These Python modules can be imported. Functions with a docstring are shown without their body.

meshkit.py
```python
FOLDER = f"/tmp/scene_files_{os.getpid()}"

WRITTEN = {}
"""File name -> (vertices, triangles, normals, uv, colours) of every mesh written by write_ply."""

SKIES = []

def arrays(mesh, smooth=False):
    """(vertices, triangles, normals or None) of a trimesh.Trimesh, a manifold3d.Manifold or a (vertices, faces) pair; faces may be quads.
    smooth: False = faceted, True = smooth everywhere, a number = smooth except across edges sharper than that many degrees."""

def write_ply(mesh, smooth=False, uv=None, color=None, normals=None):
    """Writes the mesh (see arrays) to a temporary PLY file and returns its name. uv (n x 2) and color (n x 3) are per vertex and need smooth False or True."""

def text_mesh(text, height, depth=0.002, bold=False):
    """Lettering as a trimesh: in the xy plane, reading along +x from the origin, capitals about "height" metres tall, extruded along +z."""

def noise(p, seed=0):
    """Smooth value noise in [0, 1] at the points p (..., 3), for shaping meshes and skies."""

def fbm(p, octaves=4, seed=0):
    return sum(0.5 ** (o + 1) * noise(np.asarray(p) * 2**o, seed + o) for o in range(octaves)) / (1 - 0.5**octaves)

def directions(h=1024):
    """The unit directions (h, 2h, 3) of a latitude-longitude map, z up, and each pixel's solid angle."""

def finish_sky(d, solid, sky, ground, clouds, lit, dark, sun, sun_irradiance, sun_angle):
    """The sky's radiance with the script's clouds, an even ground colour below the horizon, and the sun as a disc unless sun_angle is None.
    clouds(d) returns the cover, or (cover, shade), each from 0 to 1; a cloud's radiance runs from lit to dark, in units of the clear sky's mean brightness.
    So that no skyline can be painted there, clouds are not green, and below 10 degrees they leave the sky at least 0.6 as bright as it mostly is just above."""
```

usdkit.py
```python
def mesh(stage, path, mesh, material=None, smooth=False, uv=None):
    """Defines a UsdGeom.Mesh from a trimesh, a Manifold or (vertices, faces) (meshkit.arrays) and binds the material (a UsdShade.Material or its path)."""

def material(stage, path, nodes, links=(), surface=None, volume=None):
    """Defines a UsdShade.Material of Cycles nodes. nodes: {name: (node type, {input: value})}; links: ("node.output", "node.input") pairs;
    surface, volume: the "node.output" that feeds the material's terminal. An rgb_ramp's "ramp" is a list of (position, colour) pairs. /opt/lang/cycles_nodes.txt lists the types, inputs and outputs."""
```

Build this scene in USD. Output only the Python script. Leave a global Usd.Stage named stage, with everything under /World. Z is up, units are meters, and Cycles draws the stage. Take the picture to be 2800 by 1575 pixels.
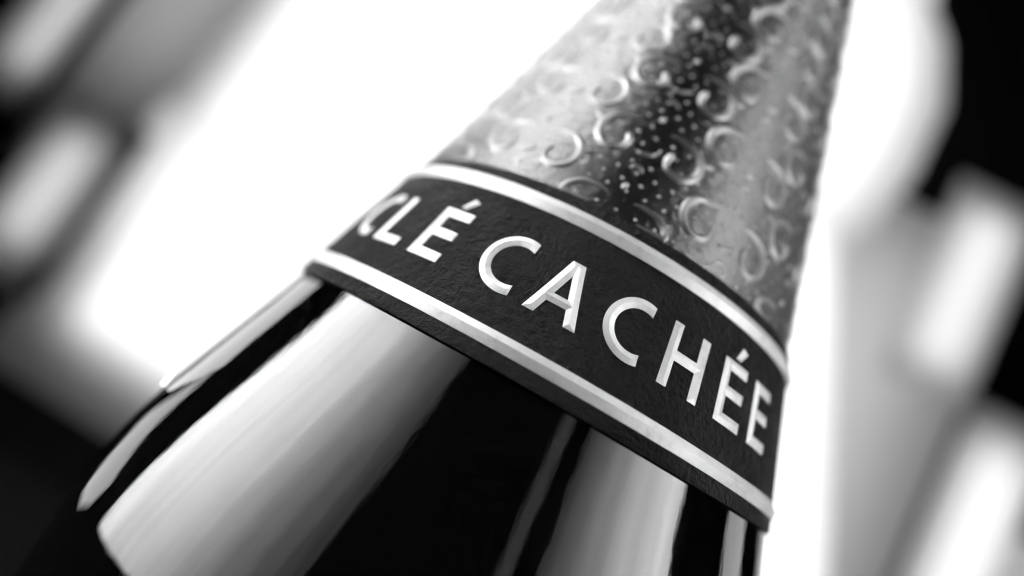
import math, numpy as np, trimesh, manifold3d, meshkit, usdkit
from manifold3d import Manifold
from pxr import Usd, UsdGeom, UsdLux, Gf, Sdf, UsdShade

stage = Usd.Stage.CreateInMemory()
UsdGeom.SetStageUpAxis(stage, UsdGeom.Tokens.z); UsdGeom.SetStageMetersPerUnit(stage, 1.0)
UsdGeom.Xform.Define(stage, '/World'); UsdGeom.Scope.Define(stage, '/World/Looks')
S = 0.031                       # one length unit below = the bottle's radius at the lower edge of its collar label (31 mm)
rng = np.random.default_rng(7)

# ------------------------------------------------------------------ camera
EXPOSURE, FSTOP = 0.0, 6.5
CAM, FPX = np.array([0, -2.5553, -0.0725]), 1699.4
PITCH, YAW, ROLL = 0.1738, -0.1029, 0.5203
fw = np.array([math.sin(YAW)*math.cos(PITCH), math.cos(YAW)*math.cos(PITCH), math.sin(PITCH)])
r0 = np.cross(fw, [0, 0, 1]); r0 /= np.linalg.norm(r0); u0 = np.cross(r0, fw)
rt, up = math.cos(ROLL)*r0 + math.sin(ROLL)*u0, -math.sin(ROLL)*r0 + math.cos(ROLL)*u0
FOCUS = (np.array([0.92*math.sin(0.07), -0.92*math.cos(0.07), 0.27]) - CAM) @ fw
cam = UsdGeom.Camera.Define(stage, '/World/camera')
m = Gf.Matrix4d(*[float(x) for row in (list(rt)+[0], list(up)+[0], list(-fw)+[0], list(CAM*S)+[1]) for x in row])
cam.AddTransformOp().Set(m)
cam.CreateHorizontalApertureAttr(36.0); cam.CreateVerticalApertureAttr(20.25)
cam.CreateFocalLengthAttr(36.0*FPX/2800)
cam.CreateFStopAttr(FSTOP); cam.CreateFocusDistanceAttr(float(FOCUS*S))
cam.CreateClippingRangeAttr(Gf.Vec2f(0.004, 50)); cam.CreateExposureAttr(EXPOSURE)

# ------------------------------------------------------------------ helpers
used = {}
def numbered(path):
    n = used.get(path, 0); used[path] = n + 1
    return path if n == 0 else f'{path}_{n:03d}'
def obj(name, mesh, mat, parent='/World', smooth=False):
    v, f, n = meshkit.arrays(mesh, smooth)
    path = numbered(f'{parent}/{name}')
    g = UsdGeom.Mesh.Define(stage, path)
    mm = usdkit.mesh(stage, path, trimesh.Trimesh(v*S, f, process=False), mat)
    if n is not None:
        mm.CreateNormalsAttr(n.astype(np.float32)); mm.SetNormalsInterpolation('vertex')
    return path
def empty(name, parent='/World'):
    path = numbered(f'{parent}/{name}'); UsdGeom.Xform.Define(stage, path); return path
def tag(path, label=None, cat=None, group=None, kind=None):
    p = stage.GetPrimAtPath(path)
    for k, v in (('label', label), ('category', cat), ('group', group), ('kind', kind)):
        if v: p.SetCustomDataByKey(k, v)
    return path
def box(x0, x1, y0, y1, z0, z1):
    b = trimesh.creation.box([x1-x0, y1-y0, z1-z0]); b.apply_translation([(x0+x1)/2, (y0+y1)/2, (z0+z1)/2]); return b
def cat(*ms): return trimesh.util.concatenate(ms)
L = '/World/Looks/'
def emit(name, s):
    return usdkit.material(stage, L+name, {'e': ('emission', {'color': (1, 1, 1), 'strength': s})}, surface='e.emission')
def plain(name, c, rough=0.5, metal=0.0, **kw):
    return usdkit.material(stage, L+name, {'p': ('principled_bsdf', {'base_color': (c, c, c), 'roughness': rough, 'metallic': metal, **kw})}, surface='p.BSDF')

# ------------------------------------------------------------------ materials
M = {}
M['black'] = plain('black_board', 0.006, 0.9, specular_ior_level=0.1)
M['housing'] = plain('lamp_housing', 0.01, 0.8, specular_ior_level=0.1)
M['scrim'] = usdkit.material(stage, L+'diffusion_cloth', {'t': ('translucent_bsdf', {'color': (0.8, 0.8, 0.8)})}, surface='t.BSDF')
M['scrim_creased'] = usdkit.material(stage, L+'creased_diffusion_cloth', {
    'tc': ('texture_coordinate', {}), 'mp': ('mapping', {'scale': (1, 1, 0.05)}), 'n': ('noise_texture', {'scale': 55, 'detail': 4, 'roughness': 0.65}),
    'r': ('rgb_ramp', {'ramp': [(0.3, (0.64, 0.64, 0.64)), (0.5, (0.76, 0.76, 0.76)), (0.7, (0.85, 0.85, 0.85))]}), 't': ('translucent_bsdf', {})},
    [('tc.object', 'mp.vector'), ('mp.vector', 'n.vector'), ('n.fac', 'r.fac'), ('r.color', 't.color')], surface='t.BSDF')
M['glass'] = usdkit.material(stage, L+'black_glass', {
    'tc': ('texture_coordinate', {}), 'mp': ('mapping', {'scale': (1, 1, 0.25)}),
    'n': ('noise_texture', {'scale': 420, 'detail': 3, 'roughness': 0.5}),
    'n2': ('noise_texture', {'scale': 60, 'detail': 1}),
    'b': ('bump', {'strength': 0.08, 'distance': 0.0003}), 'b2': ('bump', {'strength': 0.05, 'distance': 0.001}),
    'p': ('principled_bsdf', {'base_color': (0.002, 0.002, 0.002), 'roughness': 0.035, 'ior': 1.7})},
    [('tc.object', 'mp.vector'), ('mp.vector', 'n.vector'), ('mp.vector', 'n2.vector'), ('n.fac', 'b.height'), ('n2.fac', 'b2.height'), ('b2.normal', 'b.normal'), ('b.normal', 'p.normal')], surface='p.BSDF')
M['foil'] = usdkit.material(stage, L+'dark_foil', {
    'tc': ('texture_coordinate', {}), 'n': ('noise_texture', {'scale': 1100, 'detail': 4, 'roughness': 0.6}),
    'n2': ('noise_texture', {'scale': 220, 'detail': 3, 'roughness': 0.55}),
    'b2': ('bump', {'strength': 0.2, 'distance': 0.0006}),
    'b': ('bump', {'strength': 0.5, 'distance': 0.0003}),
    'p': ('principled_bsdf', {'base_color': (0.095, 0.095, 0.095), 'metallic': 1.0, 'roughness': 0.28})},
    [('tc.object', 'n.vector'), ('tc.object', 'n2.vector'), ('n2.fac', 'b2.height'), ('n.fac', 'b.height'), ('b2.normal', 'b.normal'), ('b.normal', 'p.normal')], surface='p.BSDF')
M['worn'] = usdkit.material(stage, L+'polished_raised_foil', {
    'tc': ('texture_coordinate', {}), 'n': ('noise_texture', {'scale': 900, 'detail': 3, 'roughness': 0.6}),
    'b': ('bump', {'strength': 0.15, 'distance': 0.0002}),
    'p': ('principled_bsdf', {'base_color': (0.25, 0.25, 0.25), 'metallic': 1.0, 'roughness': 0.42})},
    [('tc.object', 'n.vector'), ('n.fac', 'b.height'), ('b.normal', 'p.normal')], surface='p.BSDF')
M['paper'] = usdkit.material(stage, L+'black_label_paper', {
    'tc': ('texture_coordinate', {}), 'n': ('noise_texture', {'scale': 1600, 'detail': 4, 'roughness': 0.6, 'distortion': 0.4}),
    'n2': ('noise_texture', {'scale': 500, 'detail': 2}),
    'b2': ('bump', {'strength': 0.2, 'distance': 0.0006}),
    'b': ('bump', {'strength': 1.0, 'distance': 0.0007}),
    'n3': ('noise_texture', {'scale': 180, 'detail': 4, 'roughness': 0.6}), 'mr': ('map_range', {'from_min': 0.35, 'from_max': 0.65, 'to_min': 0.36, 'to_max': 0.62}),
    'p': ('principled_bsdf', {'base_color': (0.0035, 0.0035, 0.0035), 'specular_ior_level': 0.1})},
    [('tc.object', 'n3.vector'), ('n3.fac', 'mr.value'), ('mr.result', 'p.roughness'), ('tc.object', 'n.vector'), ('tc.object', 'n2.vector'), ('n2.fac', 'b2.height'), ('n.fac', 'b.height'), ('b2.normal', 'b.normal'), ('b.normal', 'p.normal')], surface='p.BSDF')
M['silver'] = usdkit.material(stage, L+'silver_hot_foil', {
    'tc': ('texture_coordinate', {}), 'n': ('noise_texture', {'scale': 1500, 'detail': 4, 'roughness': 0.6}),
    'b': ('bump', {'strength': 0.35, 'distance': 0.0002}),
    'n2': ('noise_texture', {'scale': 330, 'detail': 3, 'roughness': 0.6}), 'mx': ('math', {'math_type': 'multiply_add', 'value2': 0.45, 'value3': 0.28}), 'ad': ('math', {'math_type': 'multiply_add', 'value2': 0.55}), 'sub': ('math', {'math_type': 'subtract', 'value2': 0.28}),
    'r': ('rgb_ramp', {'ramp': [(0.34, (0.52, 0.52, 0.52)), (0.46, (0.64, 0.64, 0.64)), (0.62, (0.70, 0.70, 0.70))]}),
    'p': ('principled_bsdf', {'metallic': 0.6, 'roughness': 0.5})},
    [('tc.object', 'n.vector'), ('n.fac', 'b.height'), ('b.normal', 'p.normal'), ('tc.object', 'n2.vector'), ('n.fac', 'mx.value1'), ('mx.value', 'sub.value1'), ('n2.fac', 'ad.value1'), ('sub.value', 'ad.value3'), ('ad.value', 'r.fac'), ('r.color', 'p.base_color')], surface='p.BSDF')

# ------------------------------------------------------------------ lamps outside the frame
def rect_light(path, centre, toward, w, h, intensity):
    l = UsdLux.RectLight.Define(stage, path)
    z = -np.array(toward, float); z /= np.linalg.norm(z); x = np.cross([0, 0, 1], z); x /= np.linalg.norm(x); y = np.cross(z, x)
    l.AddTransformOp().Set(Gf.Matrix4d(*[float(q) for row in (list(x)+[0], list(y)+[0], list(z)+[0], list(np.array(centre)*S)+[1]) for q in row]))
    l.CreateWidthAttr(w*S); l.CreateHeightAttr(h*S); l.CreateIntensityAttr(intensity); l.CreateNormalizeAttr(False)
def softbox(name, side, x, y0, y1, z0, z1, ylamp, depth, power, label):
    """A diffusion cloth at x (facing the bottle) lit from behind by one tall tube in a black box."""
    t = empty(name); s = side; xb = x + s*(depth + 0.8)
    obj('diffuser', box(x-0.01, x+0.01, y0, y1, z0, z1), M['scrim_creased'], t)
    a, b = sorted((x + s*0.02, xb)); w = 0.06
    obj('housing', cat(box(a, b, y0-w, y0-0.003, z0-w, z1+w), box(a, b, y1+0.003, y1+w, z0-w, z1+w), box(a, b, y0, y1, z0-w, z0-0.003), box(a, b, y0, y1, z1+0.003, z1+w),
        box(min(xb, xb+s*w), max(xb, xb+s*w), y0-w, y1+w, z0-w, z1+w)), M['housing'], t)
    rect_light(f'{t}/lamp', (x + s*depth, ylamp, (z0+z1)/2), (-s, 0, 0), 1.5, (z1-z0)*0.96, power)
    tag(t, label, 'softbox')
softbox('softbox', -1, -5.0, -9.5, -0.26, -2.0, 14.0, -1.35, 3.0, 80, 'tall softbox with black housing to the left of the bottle')
softbox('softbox', 1, 5.0, -8.6, -1.73, -2.0, 14.0, -2.56, 2.6, 42, 'tall dimmer softbox with black housing to the right of the bottle')

def light_panel(name, label, x0, x1, z0, z1, y, strength, thick=0.3, group=None, cat_='light panel', rot=0.0):
    """Upright lit pane facing -y with a thin black frame behind it."""
    t = empty(name)
    e = M.setdefault(f'e{strength}', emit('lit_pane_' + str(strength).replace('.', '_'), strength))
    pane = box(x0, x1, y, y+0.05, z0, z1); frame = box(x0-0.02, x1+0.02, y+0.055, y+thick, z0-0.02, z1+0.02)
    if rot:
        c = [(x0+x1)/2, y, 0]; R = trimesh.transformations.rotation_matrix(rot, [0, 0, 1], c)
        pane.apply_transform(R); frame.apply_transform(R)
    obj('pane', pane, e, t); obj('frame', frame, M['housing'], t)
    tag(t, label, cat_, group)
# near strips, one each side
def strip_lamp(name, label, a, b, z0, z1, strength):
    """Upright lit strip between plan points a and b, lit face on the left of a->b."""
    a, b = np.array(a, float), np.array(b, float); d = b-a; n = np.array([-d[1], d[0]])/np.linalg.norm(d)
    def slab(o0, o1, g):
        e = d/np.linalg.norm(d)*g
        return Manifold.hull_points(np.array([[*(p + n*o), z] for p in (a-e, b+e) for o in (o0, o1) for z in (z0-g, z1+g)]))
    t = empty(name)
    obj('pane', slab(-0.03, 0, 0), M.setdefault(f'e{strength}', emit('lit_pane_' + str(strength).replace('.', '_'), strength)), t)
    obj('frame', slab(-0.12, -0.034, 0.01), M['housing'], t)
    tag(t, label, 'strip lamp')
def bent_strip(label, left, right, strength):
    """A flexible lit strip following the flare of the shoulder; left, right: its two long edges, top to bottom."""
    A, B = np.array(left), np.array(right); n = len(A)
    N = np.cross(B-A, np.gradient(A, axis=0)); N /= np.linalg.norm(N, axis=1, keepdims=True)
    N *= np.sign(-(N[:, :2]*A[:, :2]).sum(1))[:, None]          # towards the bottle
    def slab(o0, o1):
        V = np.concatenate([A+N*o0, B+N*o0, A+N*o1, B+N*o1]); F = []
        for i in range(n-1):
            for p, q in ((0, 1), (1, 3), (3, 2), (2, 0)): F += [(p*n+i, q*n+i, q*n+i+1), (p*n+i, q*n+i+1, p*n+i+1)]
        for i in (0, n-1): F += [(i, n+i, 3*n+i), (i, 3*n+i, 2*n+i)]
        t_ = trimesh.Trimesh(V, F, process=False); t_.fix_normals(); return t_
    t = empty('strip_lamp')
    obj('pane', slab(0, -0.012), M.setdefault(f'e{strength}', emit('lit_pane_' + str(strength).replace('.', '_'), strength)), t)
    tag(t, label, 'strip lamp')
bent_strip('bright white bent strip close beside the left edge of the bottle glass',
    [(-1.077, -0.288, 0.016), (-1.083, -0.390, -0.217), (-1.060, -0.510, -0.450), (-1.007, -0.573, -0.494), (-0.995, -0.599, -0.532)],
    [(-1.029, -0.525, 0.067), (-1.027, -0.577, -0.143), (-0.990, -0.660, -0.340), (-0.960, -0.653, -0.439), (-0.985, -0.614, -0.522)], 2.3)
bent_strip('white bent strip low behind the bottle on the left outside the picture',
    [(-3.785, 0.856, -0.250), (-3.699, 1.139, -0.689), (-3.607, 1.368, -1.086), (-3.660, 1.203, -1.497), (-3.650, 1.027, -1.830), (-3.728, 0.620, -1.891)],
    [(-3.807, 0.792, -0.208), (-3.859, 0.745, -0.427), (-3.910, 0.697, -0.647), (-3.920, 0.433, -1.117), (-3.910, 0.160, -1.420), (-3.820, 0.297, -1.741)], 1.7)
strip_lamp('strip_lamp', 'tall white strip lamp behind the bottle on the left outside the picture', (-5.6, 5.6), (-5.6, 0.4), 3.9, 14.0, 3.3)
strip_lamp('strip_lamp', 'white strip lamp behind the right side of the bottle outside the picture', (4.0, 0.2), (4.0, 1.15), -1.2, 9.0, 1.8)
strip_lamp('strip_lamp', 'slender dim strip lamp in front of the bottle on the right', (1.7, -5.6), (2.15, -5.5), 0.5, 9.0, 0.4)
strip_lamp('strip_lamp', 'overhead white strip lamp above and behind the bottle top', (-3.0, 2.0), (3.0, 2.0), 7.0, 12.0, 3.0)

# ------------------------------------------------------------------ background: dark wall with out-of-focus lit panes
Y = 14.0
wall = obj('back_wall', box(-40, 40, Y+6, Y+6.2, -6.6, 40), M['black']); tag(wall, 'dark studio wall far behind the bottle', 'wall', kind='structure')
table = obj('table_top', box(-40, 40, -12, Y+5.99, -6.6, -6.25), M['black']); tag(table, 'black table top under the bottle', 'table', kind='structure')
def soft_panel(label, x0, x1, z0, z1, lamp, d, strength, y=Y, boxed=True):
    """Frosted cloth lit from behind by an emitting board (lamp: x0, x1, z0, z1) d further back, in an open black box."""
    t = empty('light_panel')
    obj('diffuser', box(x0, x1, y, y+0.02, z0, z1), M['scrim'], t)
    obj('lamp_board', box(lamp[0], lamp[1], y+d, y+d+0.05, lamp[2], lamp[3]), M.setdefault(f'e{strength}', emit('lit_pane_' + str(strength).replace('.', '_'), strength)), t)
    yb = y+d+0.2
    if boxed: obj('housing', cat(box(x0-0.03, x0-0.003, y+0.03, yb, z0, z1), box(x1+0.003, x1+0.03, y+0.03, yb, z0, z1), box(x0, x1, y+0.03, yb, z1+0.003, z1+0.03), box(x0, x1, y+0.03, yb, z0-0.03, z0-0.003), box(x0-0.03, x1+0.03, yb+0.002, yb+0.05, z0-0.03, z1+0.03)), M['housing'], t)
    tag(t, label, 'light panel')
def shaped_panel(label, poly, y, strength, d, inset):
    """Frosted cloth of the given outline (measured at depth Y) with an emitting board behind it, drawn in by inset on its right side."""
    t = empty('light_panel'); k = (y-CAM[1])/(Y-CAM[1])
    poly = [(x*k, CAM[2]+(z-CAM[2])*k) for x, z in poly]
    slab = lambda pts, y0, y1: Manifold.hull_points(np.array([(x, yy, z) for x, z in pts for yy in (y0, y1)]))
    obj('diffuser', slab(poly, y, y+0.02), M['scrim'], t)
    obj('lamp_board', slab([(x-inset*(x > 2), z) for x, z in poly], y+d, y+d+0.03), M.setdefault(f'e{strength}', emit('lit_pane_' + str(strength).replace('.', '_'), strength)), t)
    obj('frame', slab(poly, y+d+0.035, y+d+0.1), M['housing'], t)
    tag(t, label, 'light panel')
soft_panel('large overexposed white pane directly behind the bottle', -13.2, 5.0, -2.0, 18.0, (-12.0, 4.9, -1.0, 17.8), 1.1, 2.7, Y, False)
shaped_panel('white pane with a rounded outline at the upper right beside the bottle neck', [(0, 17.5), (4.7, 16.9), (5.9, 15.5), (6.6, 13.6), (6.6, 11.2), (6.2, 9.3), (5.4, 8.0), (0, 7.7)], Y-1.8, 2.9, 1.2, 0.8)
shaped_panel('narrow slanted white pane following the right edge of the bottle', [(3.5, 9.4), (5.5, 8.4), (6.4, 6.3), (7.0, 4.7), (7.9, 2.3), (8.8, 0.0), (9.6, -2.0), (3.5, -2.0)], Y-3.0, 3.4, 0.7, 0.3)
soft_panel('white blurred pane low at left next to the dark glass shoulder', -12.6, -4.0, -5.4, 2.6, (-11.1, -4.5, -3.6, 2.4), 0.7, 2.6, Y-0.9, False)
soft_panel('pale grey pane right of the bottle under the white one', 4.7, 10.05, -4.5, 10.4, (5.0, 8.6, -4.4, 9.4), 2.6, 1.55)
soft_panel('short white bar at right with the black corner beside it', 7.4, 9.7, 5.4, 11.3, (7.95, 9.25, 6.2, 10.6), 0.45, 1.8, Y-0.8, False)
soft_panel('long white bar in the lower right corner', 10.08, 12.2, -4.0, 6.1, (10.6, 12.0, -3.9, 5.3), 0.7, 2.5, Y-0.3)
light_panel('light_panel', 'grey pane behind the long white bar in the lower right corner', 12.25, 15.0, -4.0, 3.5, Y, 0.42)
soft_panel('dim grey pane along the left edge of the large white pane', -16.2, -13.21, -1.0, 11.0, (-15.9, -13.4, 3.0, 10.8), 2.4, 1.3)
soft_panel('pale bar reaching the top left corner', -18.2, -16.25, 0.4, 9.0, (-17.5, -16.5, 1.5, 8.9), 0.6, 1.5, Y-0.6)
soft_panel('short pale bar at left between the black corner and the white pane', -14.3, -12.2, -3.6, 1.5, (-13.7, -12.7, -2.5, 0.6), 0.6, 1.8, Y-1.5)

# ------------------------------------------------------------------ the bottle
RT, H, KF = 0.835, 0.5664, -0.227
GAP = 0.014
ZB = -6.2
def r_cone(z): return 1 + (RT-1)*z/H
def r_glass(z):
    z = np.asarray(z, float)
    q = 0.9867 - 0.28952*z + 0.16774*z*z + 0.22165*z**3
    return np.where(z > 0, 0.9867 + (RT-1)/H*z, np.where(z < -1.03, 1.2222, q))
def r_foil(z):
    z = np.asarray(z, float)
    r = np.where(z < H, r_cone(z) - GAP, RT - GAP + KF*(z-H))
    return np.maximum(r, 0.43 + 0.0*z) if np.ndim(r) else max(float(r), 0.43)
def on(phi, z, h, rad=r_cone, slope=None):
    """Points at azimuth phi (0 = toward the camera, radians), height z, h off the surface of revolution."""
    k = (rad(z+1e-3) - rad(z-1e-3))/2e-3; c = 1/np.sqrt(1+k*k)
    R = rad(z) + h*c; zz = z - h*k*c
    return np.stack([R*np.sin(phi), -R*np.cos(phi), zz], -1)
def revolve(zs, rs, n=256):
    """Closed-around surface of revolution, outward faces."""
    a = np.linspace(0, 2*np.pi, n, endpoint=False)
    v = np.stack([np.outer(rs, np.sin(a)), np.outer(rs, -np.cos(a)), np.outer(zs, np.ones(n))], -1).reshape(-1, 3)
    i, j = np.meshgrid(np.arange(len(zs)-1), np.arange(n), indexing='ij'); j2 = (j+1) % n
    q = np.stack([i*n+j, i*n+j2, (i+1)*n+j2, (i+1)*n+j], -1).reshape(-1, 4)
    return v, q

bottle = empty('wine_bottle')
tag(bottle, 'dark glass wine bottle with embossed foil neck and black collar label', 'bottle')
# glass
zs = np.concatenate([[ZB+0.35, ZB, ZB, ZB+0.03, ZB+0.1], np.linspace(ZB+0.25, -1.1, 30), np.linspace(-1.05, 0.45, 110)])
rs = np.concatenate([[0.02, 0.6, 1.10, 1.17, 1.205], np.full(30, 1.2222), r_glass(np.linspace(-1.05, 0.45, 110))])
obj('glass_body', revolve(zs, rs, 320), M['glass'], bottle, smooth=40)

# foil capsule
zs = np.concatenate([np.linspace(0.04, 2.35, 330), np.linspace(2.36, 2.9, 30)])
rs = np.array([float(r_foil(z)) for z in zs])
rs = np.convolve(np.pad(rs, 6, mode='edge'), np.ones(13)/13, 'valid'); rs[0] = r_foil(0.04)
v, q = revolve(zs, rs, 640)
nrm = v*[1, 1, 0]; nrm /= np.linalg.norm(nrm, axis=1, keepdims=True)
w = meshkit.fbm(v*9.0, 3, 3) - 0.5
v = v + nrm*(w*0.0008)[:, None]
foil = obj('foil_capsule', (v, q), M['foil'], bottle, smooth=True)
obj('capsule_top', revolve(np.array([2.9, 2.93, 2.935]), np.array([0.435, 0.41, 0.003]), 96), M['foil'], bottle, smooth=30)

def tube_on_foil(path, rad, height, n=13):
    """Low half-round ridge along a (phi, z) path on the foil, tapering to round ends. rad: half width along the path."""
    path = np.asarray(path, float); rad = np.asarray(rad, float)
    P = np.array([on(a, z, 0.0, r_foil) for a, z in path]); Q = np.array([on(a, z, 1.0, r_foil) for a, z in path])
    N = Q - P; N /= np.linalg.norm(N, axis=1, keepdims=True)
    T = np.gradient(P, axis=0); T /= np.linalg.norm(T, axis=1, keepdims=True); B = np.cross(T, N)
    prof_w = np.linspace(1, -1, n); prof_h = 0.5 + 0.5*np.cos(np.pi*prof_w)
    V = P[:, None] + B[:, None]*(prof_w[None, :, None]*rad[:, None, None]) + N[:, None]*((prof_h*1.0)[None, :, None]*(height*rad/rad.max())[:, None, None] - 0.0008)
    V = V.reshape(-1, 3); m_ = len(path)
    i, j = np.meshgrid(np.arange(m_-1), np.arange(n-1), indexing='ij')
    F = np.stack([i*n+j, (i+1)*n+j, (i+1)*n+j+1, i*n+j+1], -1).reshape(-1, 4)
    return V, F
def c_scroll(pc, zc, mirror):
    ang = np.radians(np.linspace(48, 385, 60)); t = np.linspace(0, 1, 60)
    r = np.interp(t, [0, 0.1, 0.38, 0.62, 0.76, 0.88, 1.0], [0.094, 0.074, 0.066, 0.063, 0.055, 0.040, 0.026])
    w = np.interp(t, [0, 0.06, 0.3, 0.55, 0.7, 0.84, 0.95, 1.0], [0.003, 0.008, 0.0125, 0.0120, 0.0090, 0.0105, 0.0110, 0.003])
    x = r*np.cos(ang)*(-1 if mirror else 1); y = r*np.sin(ang); R = r_foil(zc)
    return np.stack([pc + x/R, zc + y*0.975], -1), w
def dash(pc, zc, pts, w0):
    R = r_foil(zc); pts = np.asarray(pts, float)
    t = np.linspace(0, 1, 14); k = np.linspace(0, 1, len(pts))
    x, y = (np.interp(t, k, pts[:, 0]), np.interp(t, k, pts[:, 1])) if len(pts) < 3 else (np.polyval(np.polyfit(k, pts[:, 0], 2), t), np.polyval(np.polyfit(k, pts[:, 1], 2), t))
    return np.stack([pc + x/R, zc + y], -1), w0*np.sqrt(np.clip(1-(2*t-1)**2, 0.02, 1))
blocked = []
DZ, DP = 0.2815, math.radians(25.6)
PC0 = math.radians(-2.4)
for c in range(-3, 4):
    for r in range(-2, 8):
        zc = 0.845 + DZ*r - (DZ/2 if c % 2 else 0); pc = PC0 + DP*c
        if zc < 0.5 or zc > 2.1: continue
        R = r_foil(zc); off = 0.106
        for sgn, mir in ((-1, False), (1, True)):
            p_, w_ = c_scroll(pc + sgn*off/R, zc, mir)
            keep = p_[:, 1] > 0.572
            if keep.sum() > 8: obj('scroll', tube_on_foil(p_[keep], w_[keep]*1.4, 0.0088), M['worn'], foil, smooth=True)
            blocked += [(a, z, 0.030) for a, z in p_[::4]]
            p_, w_ = dash(pc, zc, [(sgn*0.176, 0.022), (sgn*0.192, 0.036), (sgn*0.212, 0.042)], 0.009)
            if zc > 0.58: obj('leaf', tube_on_foil(p_, w_*1.1, 0.0055), M['worn'], foil, smooth=True)
        for pts, w0 in (([(-0.03, -0.034), (0.0, -0.036), (0.036, -0.012)], 0.010), ([(-0.012, 0.10), (0.0, 0.125)], 0.011), ([(-0.022, -0.105), (0.0, -0.088), (0.022, -0.105)], 0.010)):
            p_, w_ = dash(pc, zc, pts, w0)
            if p_[:, 1].min() > 0.575: obj('leaf', tube_on_foil(p_, w_*1.1, 0.0055), M['worn'], foil, smooth=True)
            blocked += [(a, z, 0.024) for a, z in p_[::6]]
blocked = np.array(blocked)
bump_v, bump_f = [], []
ns, nr = 8, 3
nv = 0
for iz in range(42):
    z = 0.588 + iz*0.0365
    for ip in range(-20, 21):
        a = math.radians(-2.0 + ip*4.5 + (2.25 if iz % 2 else 0)); R = r_foil(z)
        if np.any(((blocked[:, 0]-a)*R)**2 + (blocked[:, 1]-z)**2 < blocked[:, 2]**2*0.36): continue
        a += rng.normal(0, 0.0008); zz = z + rng.normal(0, 0.0006); rad = 0.0068*rng.uniform(0.85, 1.1)
        ring = [on(a + rad*s_*math.cos(t)/R, zz + rad*s_*math.sin(t), h_, r_foil) for s_, h_ in ((1, -0.001), (0.66, 0.0016), (0.3, 0.0025)) for t in np.linspace(0, 2*np.pi, ns, endpoint=False)]
        ring.append(on(a, zz, 0.0027, r_foil)); bump_v += ring
        for k in range(nr-1):
            for j in range(ns):
                j2 = (j+1) % ns; A, B_, C_, D_ = nv+k*ns+j, nv+k*ns+j2, nv+(k+1)*ns+j2, nv+(k+1)*ns+j
                bump_f += [(A, B_, C_), (A, C_, D_)]
        for j in range(ns): bump_f.append((nv+(nr-1)*ns+j, nv+(nr-1)*ns+(j+1) % ns, nv+nr*ns))
        nv += ns*nr+1
tag(obj('stippling', (np.array(bump_v), np.array(bump_f)), M['worn'], foil, smooth=True), kind='stuff')

# collar label: a paper band all round, with thickness
zz = np.concatenate([[0.0, 0.0], np.linspace(0.004, H-0.004, 60), [H, H]])
hh = np.concatenate([[-0.013, -0.002], np.zeros(60), [-0.002, -0.013]])
v, q = revolve(zz, np.array([r_cone(z)+h for z, h in zip(zz, hh)]), 512)
label = obj('neck_label', (v, q), M['paper'], bottle, smooth=40)

def stripe(z0, z1, ridge=0.0125):
    n = 720; a = np.linspace(0, 2*np.pi, n, endpoint=False)
    prof = [(z0, -0.002), (z0, 0.0012), ((z0+z1)/2, ridge), (z1, 0.0012), (z1, -0.002)]
    rings = [on(a, np.full(n, z), h) for z, h in prof]
    V = np.concatenate(rings); F = []
    i, j = np.meshgrid(np.arange(len(prof)-1), np.arange(n), indexing='ij'); j2 = (j+1) % n
    return V, np.stack([i*n+j, i*n+j2, (i+1)*n+j2, (i+1)*n+j], -1).reshape(-1, 4)
obj('stripe', stripe(0.0439, 0.0901), M['silver'], label, smooth=10)
obj('stripe', stripe(0.4767, 0.5268), M['silver'], label, smooth=10)

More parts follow.
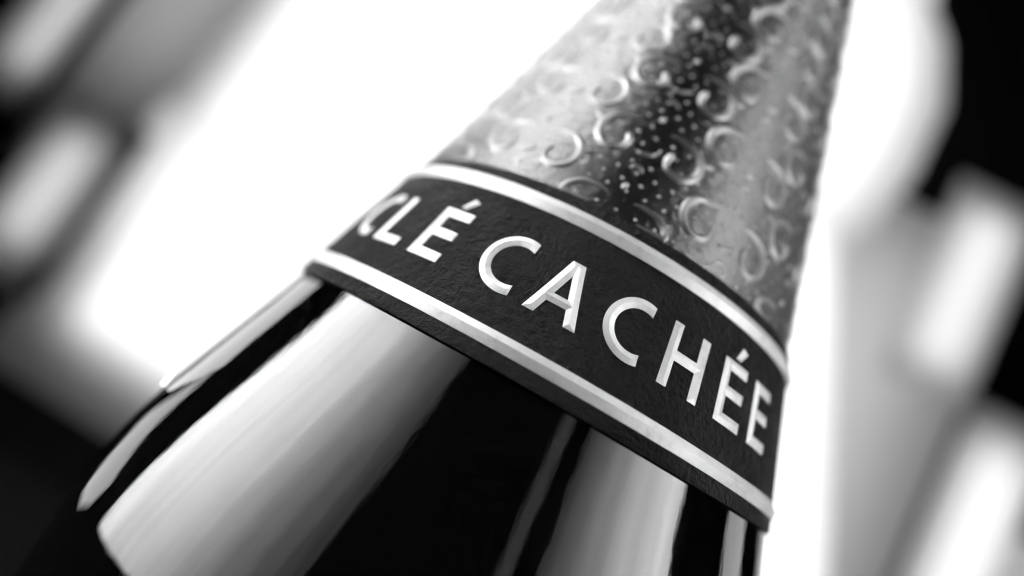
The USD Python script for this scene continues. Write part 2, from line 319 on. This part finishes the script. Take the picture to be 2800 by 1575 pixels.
# letters: roof-shaped strokes drawn flat (x = azimuth in degrees * 0.016, y = height share * 0.59), joined and bent onto the cone
XD, YD, RIDGE = 0.016, 0.59, 0.0058
def stroke(quad, i0=0.016, i1=0.016):
    """quad: start-left, start-right, end-right, end-left (degrees, share); ridge along the middle, hipped ends (i0, i1: how far in)."""
    q_ = np.array([(a*XD, t*YD) for a, t in quad]); s_, e_ = (q_[0]+q_[1])/2, (q_[2]+q_[3])/2
    d = e_ - s_; l = np.linalg.norm(d); d /= l
    base = [(*p, z) for p in q_ for z in (-0.004, 0.0008)]
    return Manifold.hull_points(np.array(base + [(*(s_ + d*min(i0, l*0.3)), RIDGE), (*(e_ - d*min(i1, l*0.3)), RIDGE)]))
def bar(x0, x1, t0, t1, i0=0.0, i1=0.015): return stroke([(x0, t1), (x0, t0), (x1, t0), (x1, t1)], i0, i1)
def stem(x0, x1, t0, t1): return stroke([(x0, t0), (x1, t0), (x1, t1), (x0, t1)], 0.015, 0.015)
def letter_c(xc, sx=1.0):
    cx, cy, ro, ri = xc*XD, 0.4935*YD, 0.0980, 0.0660; rm = (ro+ri)/2
    xcut = 0.0305
    n = 40; parts = []
    def sec(k):
        f_ = k/n
        ao = math.acos(xcut/ro); ai = math.acos(min(1, (xcut-0.002)/ri))
        a_o = ao + (2*math.pi-2*ao)*f_; a_i = ai + (2*math.pi-2*ai)*f_
        o = np.array([cx+ro*math.cos(a_o), cy+ro*math.sin(a_o)]); i_ = np.array([cx+ri*math.cos(a_i), cy+ri*math.sin(a_i)])
        return o, i_
    for k in range(n):
        (o0, i0), (o1, i1) = sec(k), sec(k+1)
        m0, m1 = (o0+i0)/2, (o1+i1)/2
        if k == 0: m0 = m0 + (m1-m0)/np.linalg.norm(m1-m0)*0.009
        if k == n-1: m1 = m1 + (m0-m1)/np.linalg.norm(m1-m0)*0.009
        sq = lambda p: np.array([cx + (p[0]-cx)*sx, p[1]])
        o0, i0, o1, i1, m0, m1 = map(sq, (o0, i0, o1, i1, m0, m1))
        parts.append(Manifold.hull_points(np.array([(*p, z) for p in (o0, i0, o1, i1) for z in (-0.004, 0.0008)] + [(*m0, RIDGE), (*m1, RIDGE)])))
    return Manifold.batch_boolean(parts, manifold3d.OpType.Add)
def letter_e(x, w=7.15, acute=False):
    ps = [stem(x, x+1.95, 0.328, 0.655), bar(x+0.97, x+w, 0.602, 0.655), bar(x+0.97, x+w-0.35, 0.469, 0.521), bar(x+0.97, x+w, 0.328, 0.381)]
    m_ = Manifold.batch_boolean(ps, manifold3d.OpType.Add)
    if acute: m_ = m_ + stroke([(x+2.8, 0.678), (x+4.2, 0.674), (x+6.1, 0.735), (x+4.4, 0.752)], 0.006, 0.006)
    return m_
letters = [letter_c(-48.5, 0.94),
    stem(-43.6, -41.7, 0.328, 0.655) + bar(-42.65, -36.1, 0.328, 0.381),
    letter_e(-32.25, acute=True), letter_c(-12.3),
    stroke([(-7.47, 0.328), (-5.4, 0.328), (-1.8, 0.655), (-3.9, 0.655)]) + stroke([(-0.05, 0.328), (2.05, 0.328), (-1.35, 0.655), (-3.4, 0.655)]) + bar(-5.3, -0.15, 0.409, 0.457, 0, 0),
    letter_c(11.25),
    stem(17.3, 19.25, 0.328, 0.655) + stem(23.85, 25.8, 0.328, 0.655) + bar(18.28, 24.82, 0.467, 0.519, 0, 0),
    letter_e(30.2, acute=True), letter_e(40.75)]
for m_ in letters:
    g = m_.refine_to_length(0.012).to_mesh(); v = g.vert_properties[:, :3]
    obj('letter', (on(np.radians(v[:, 0]/XD), v[:, 1]/YD*H, v[:, 2]), g.tri_verts), M['silver'], label)
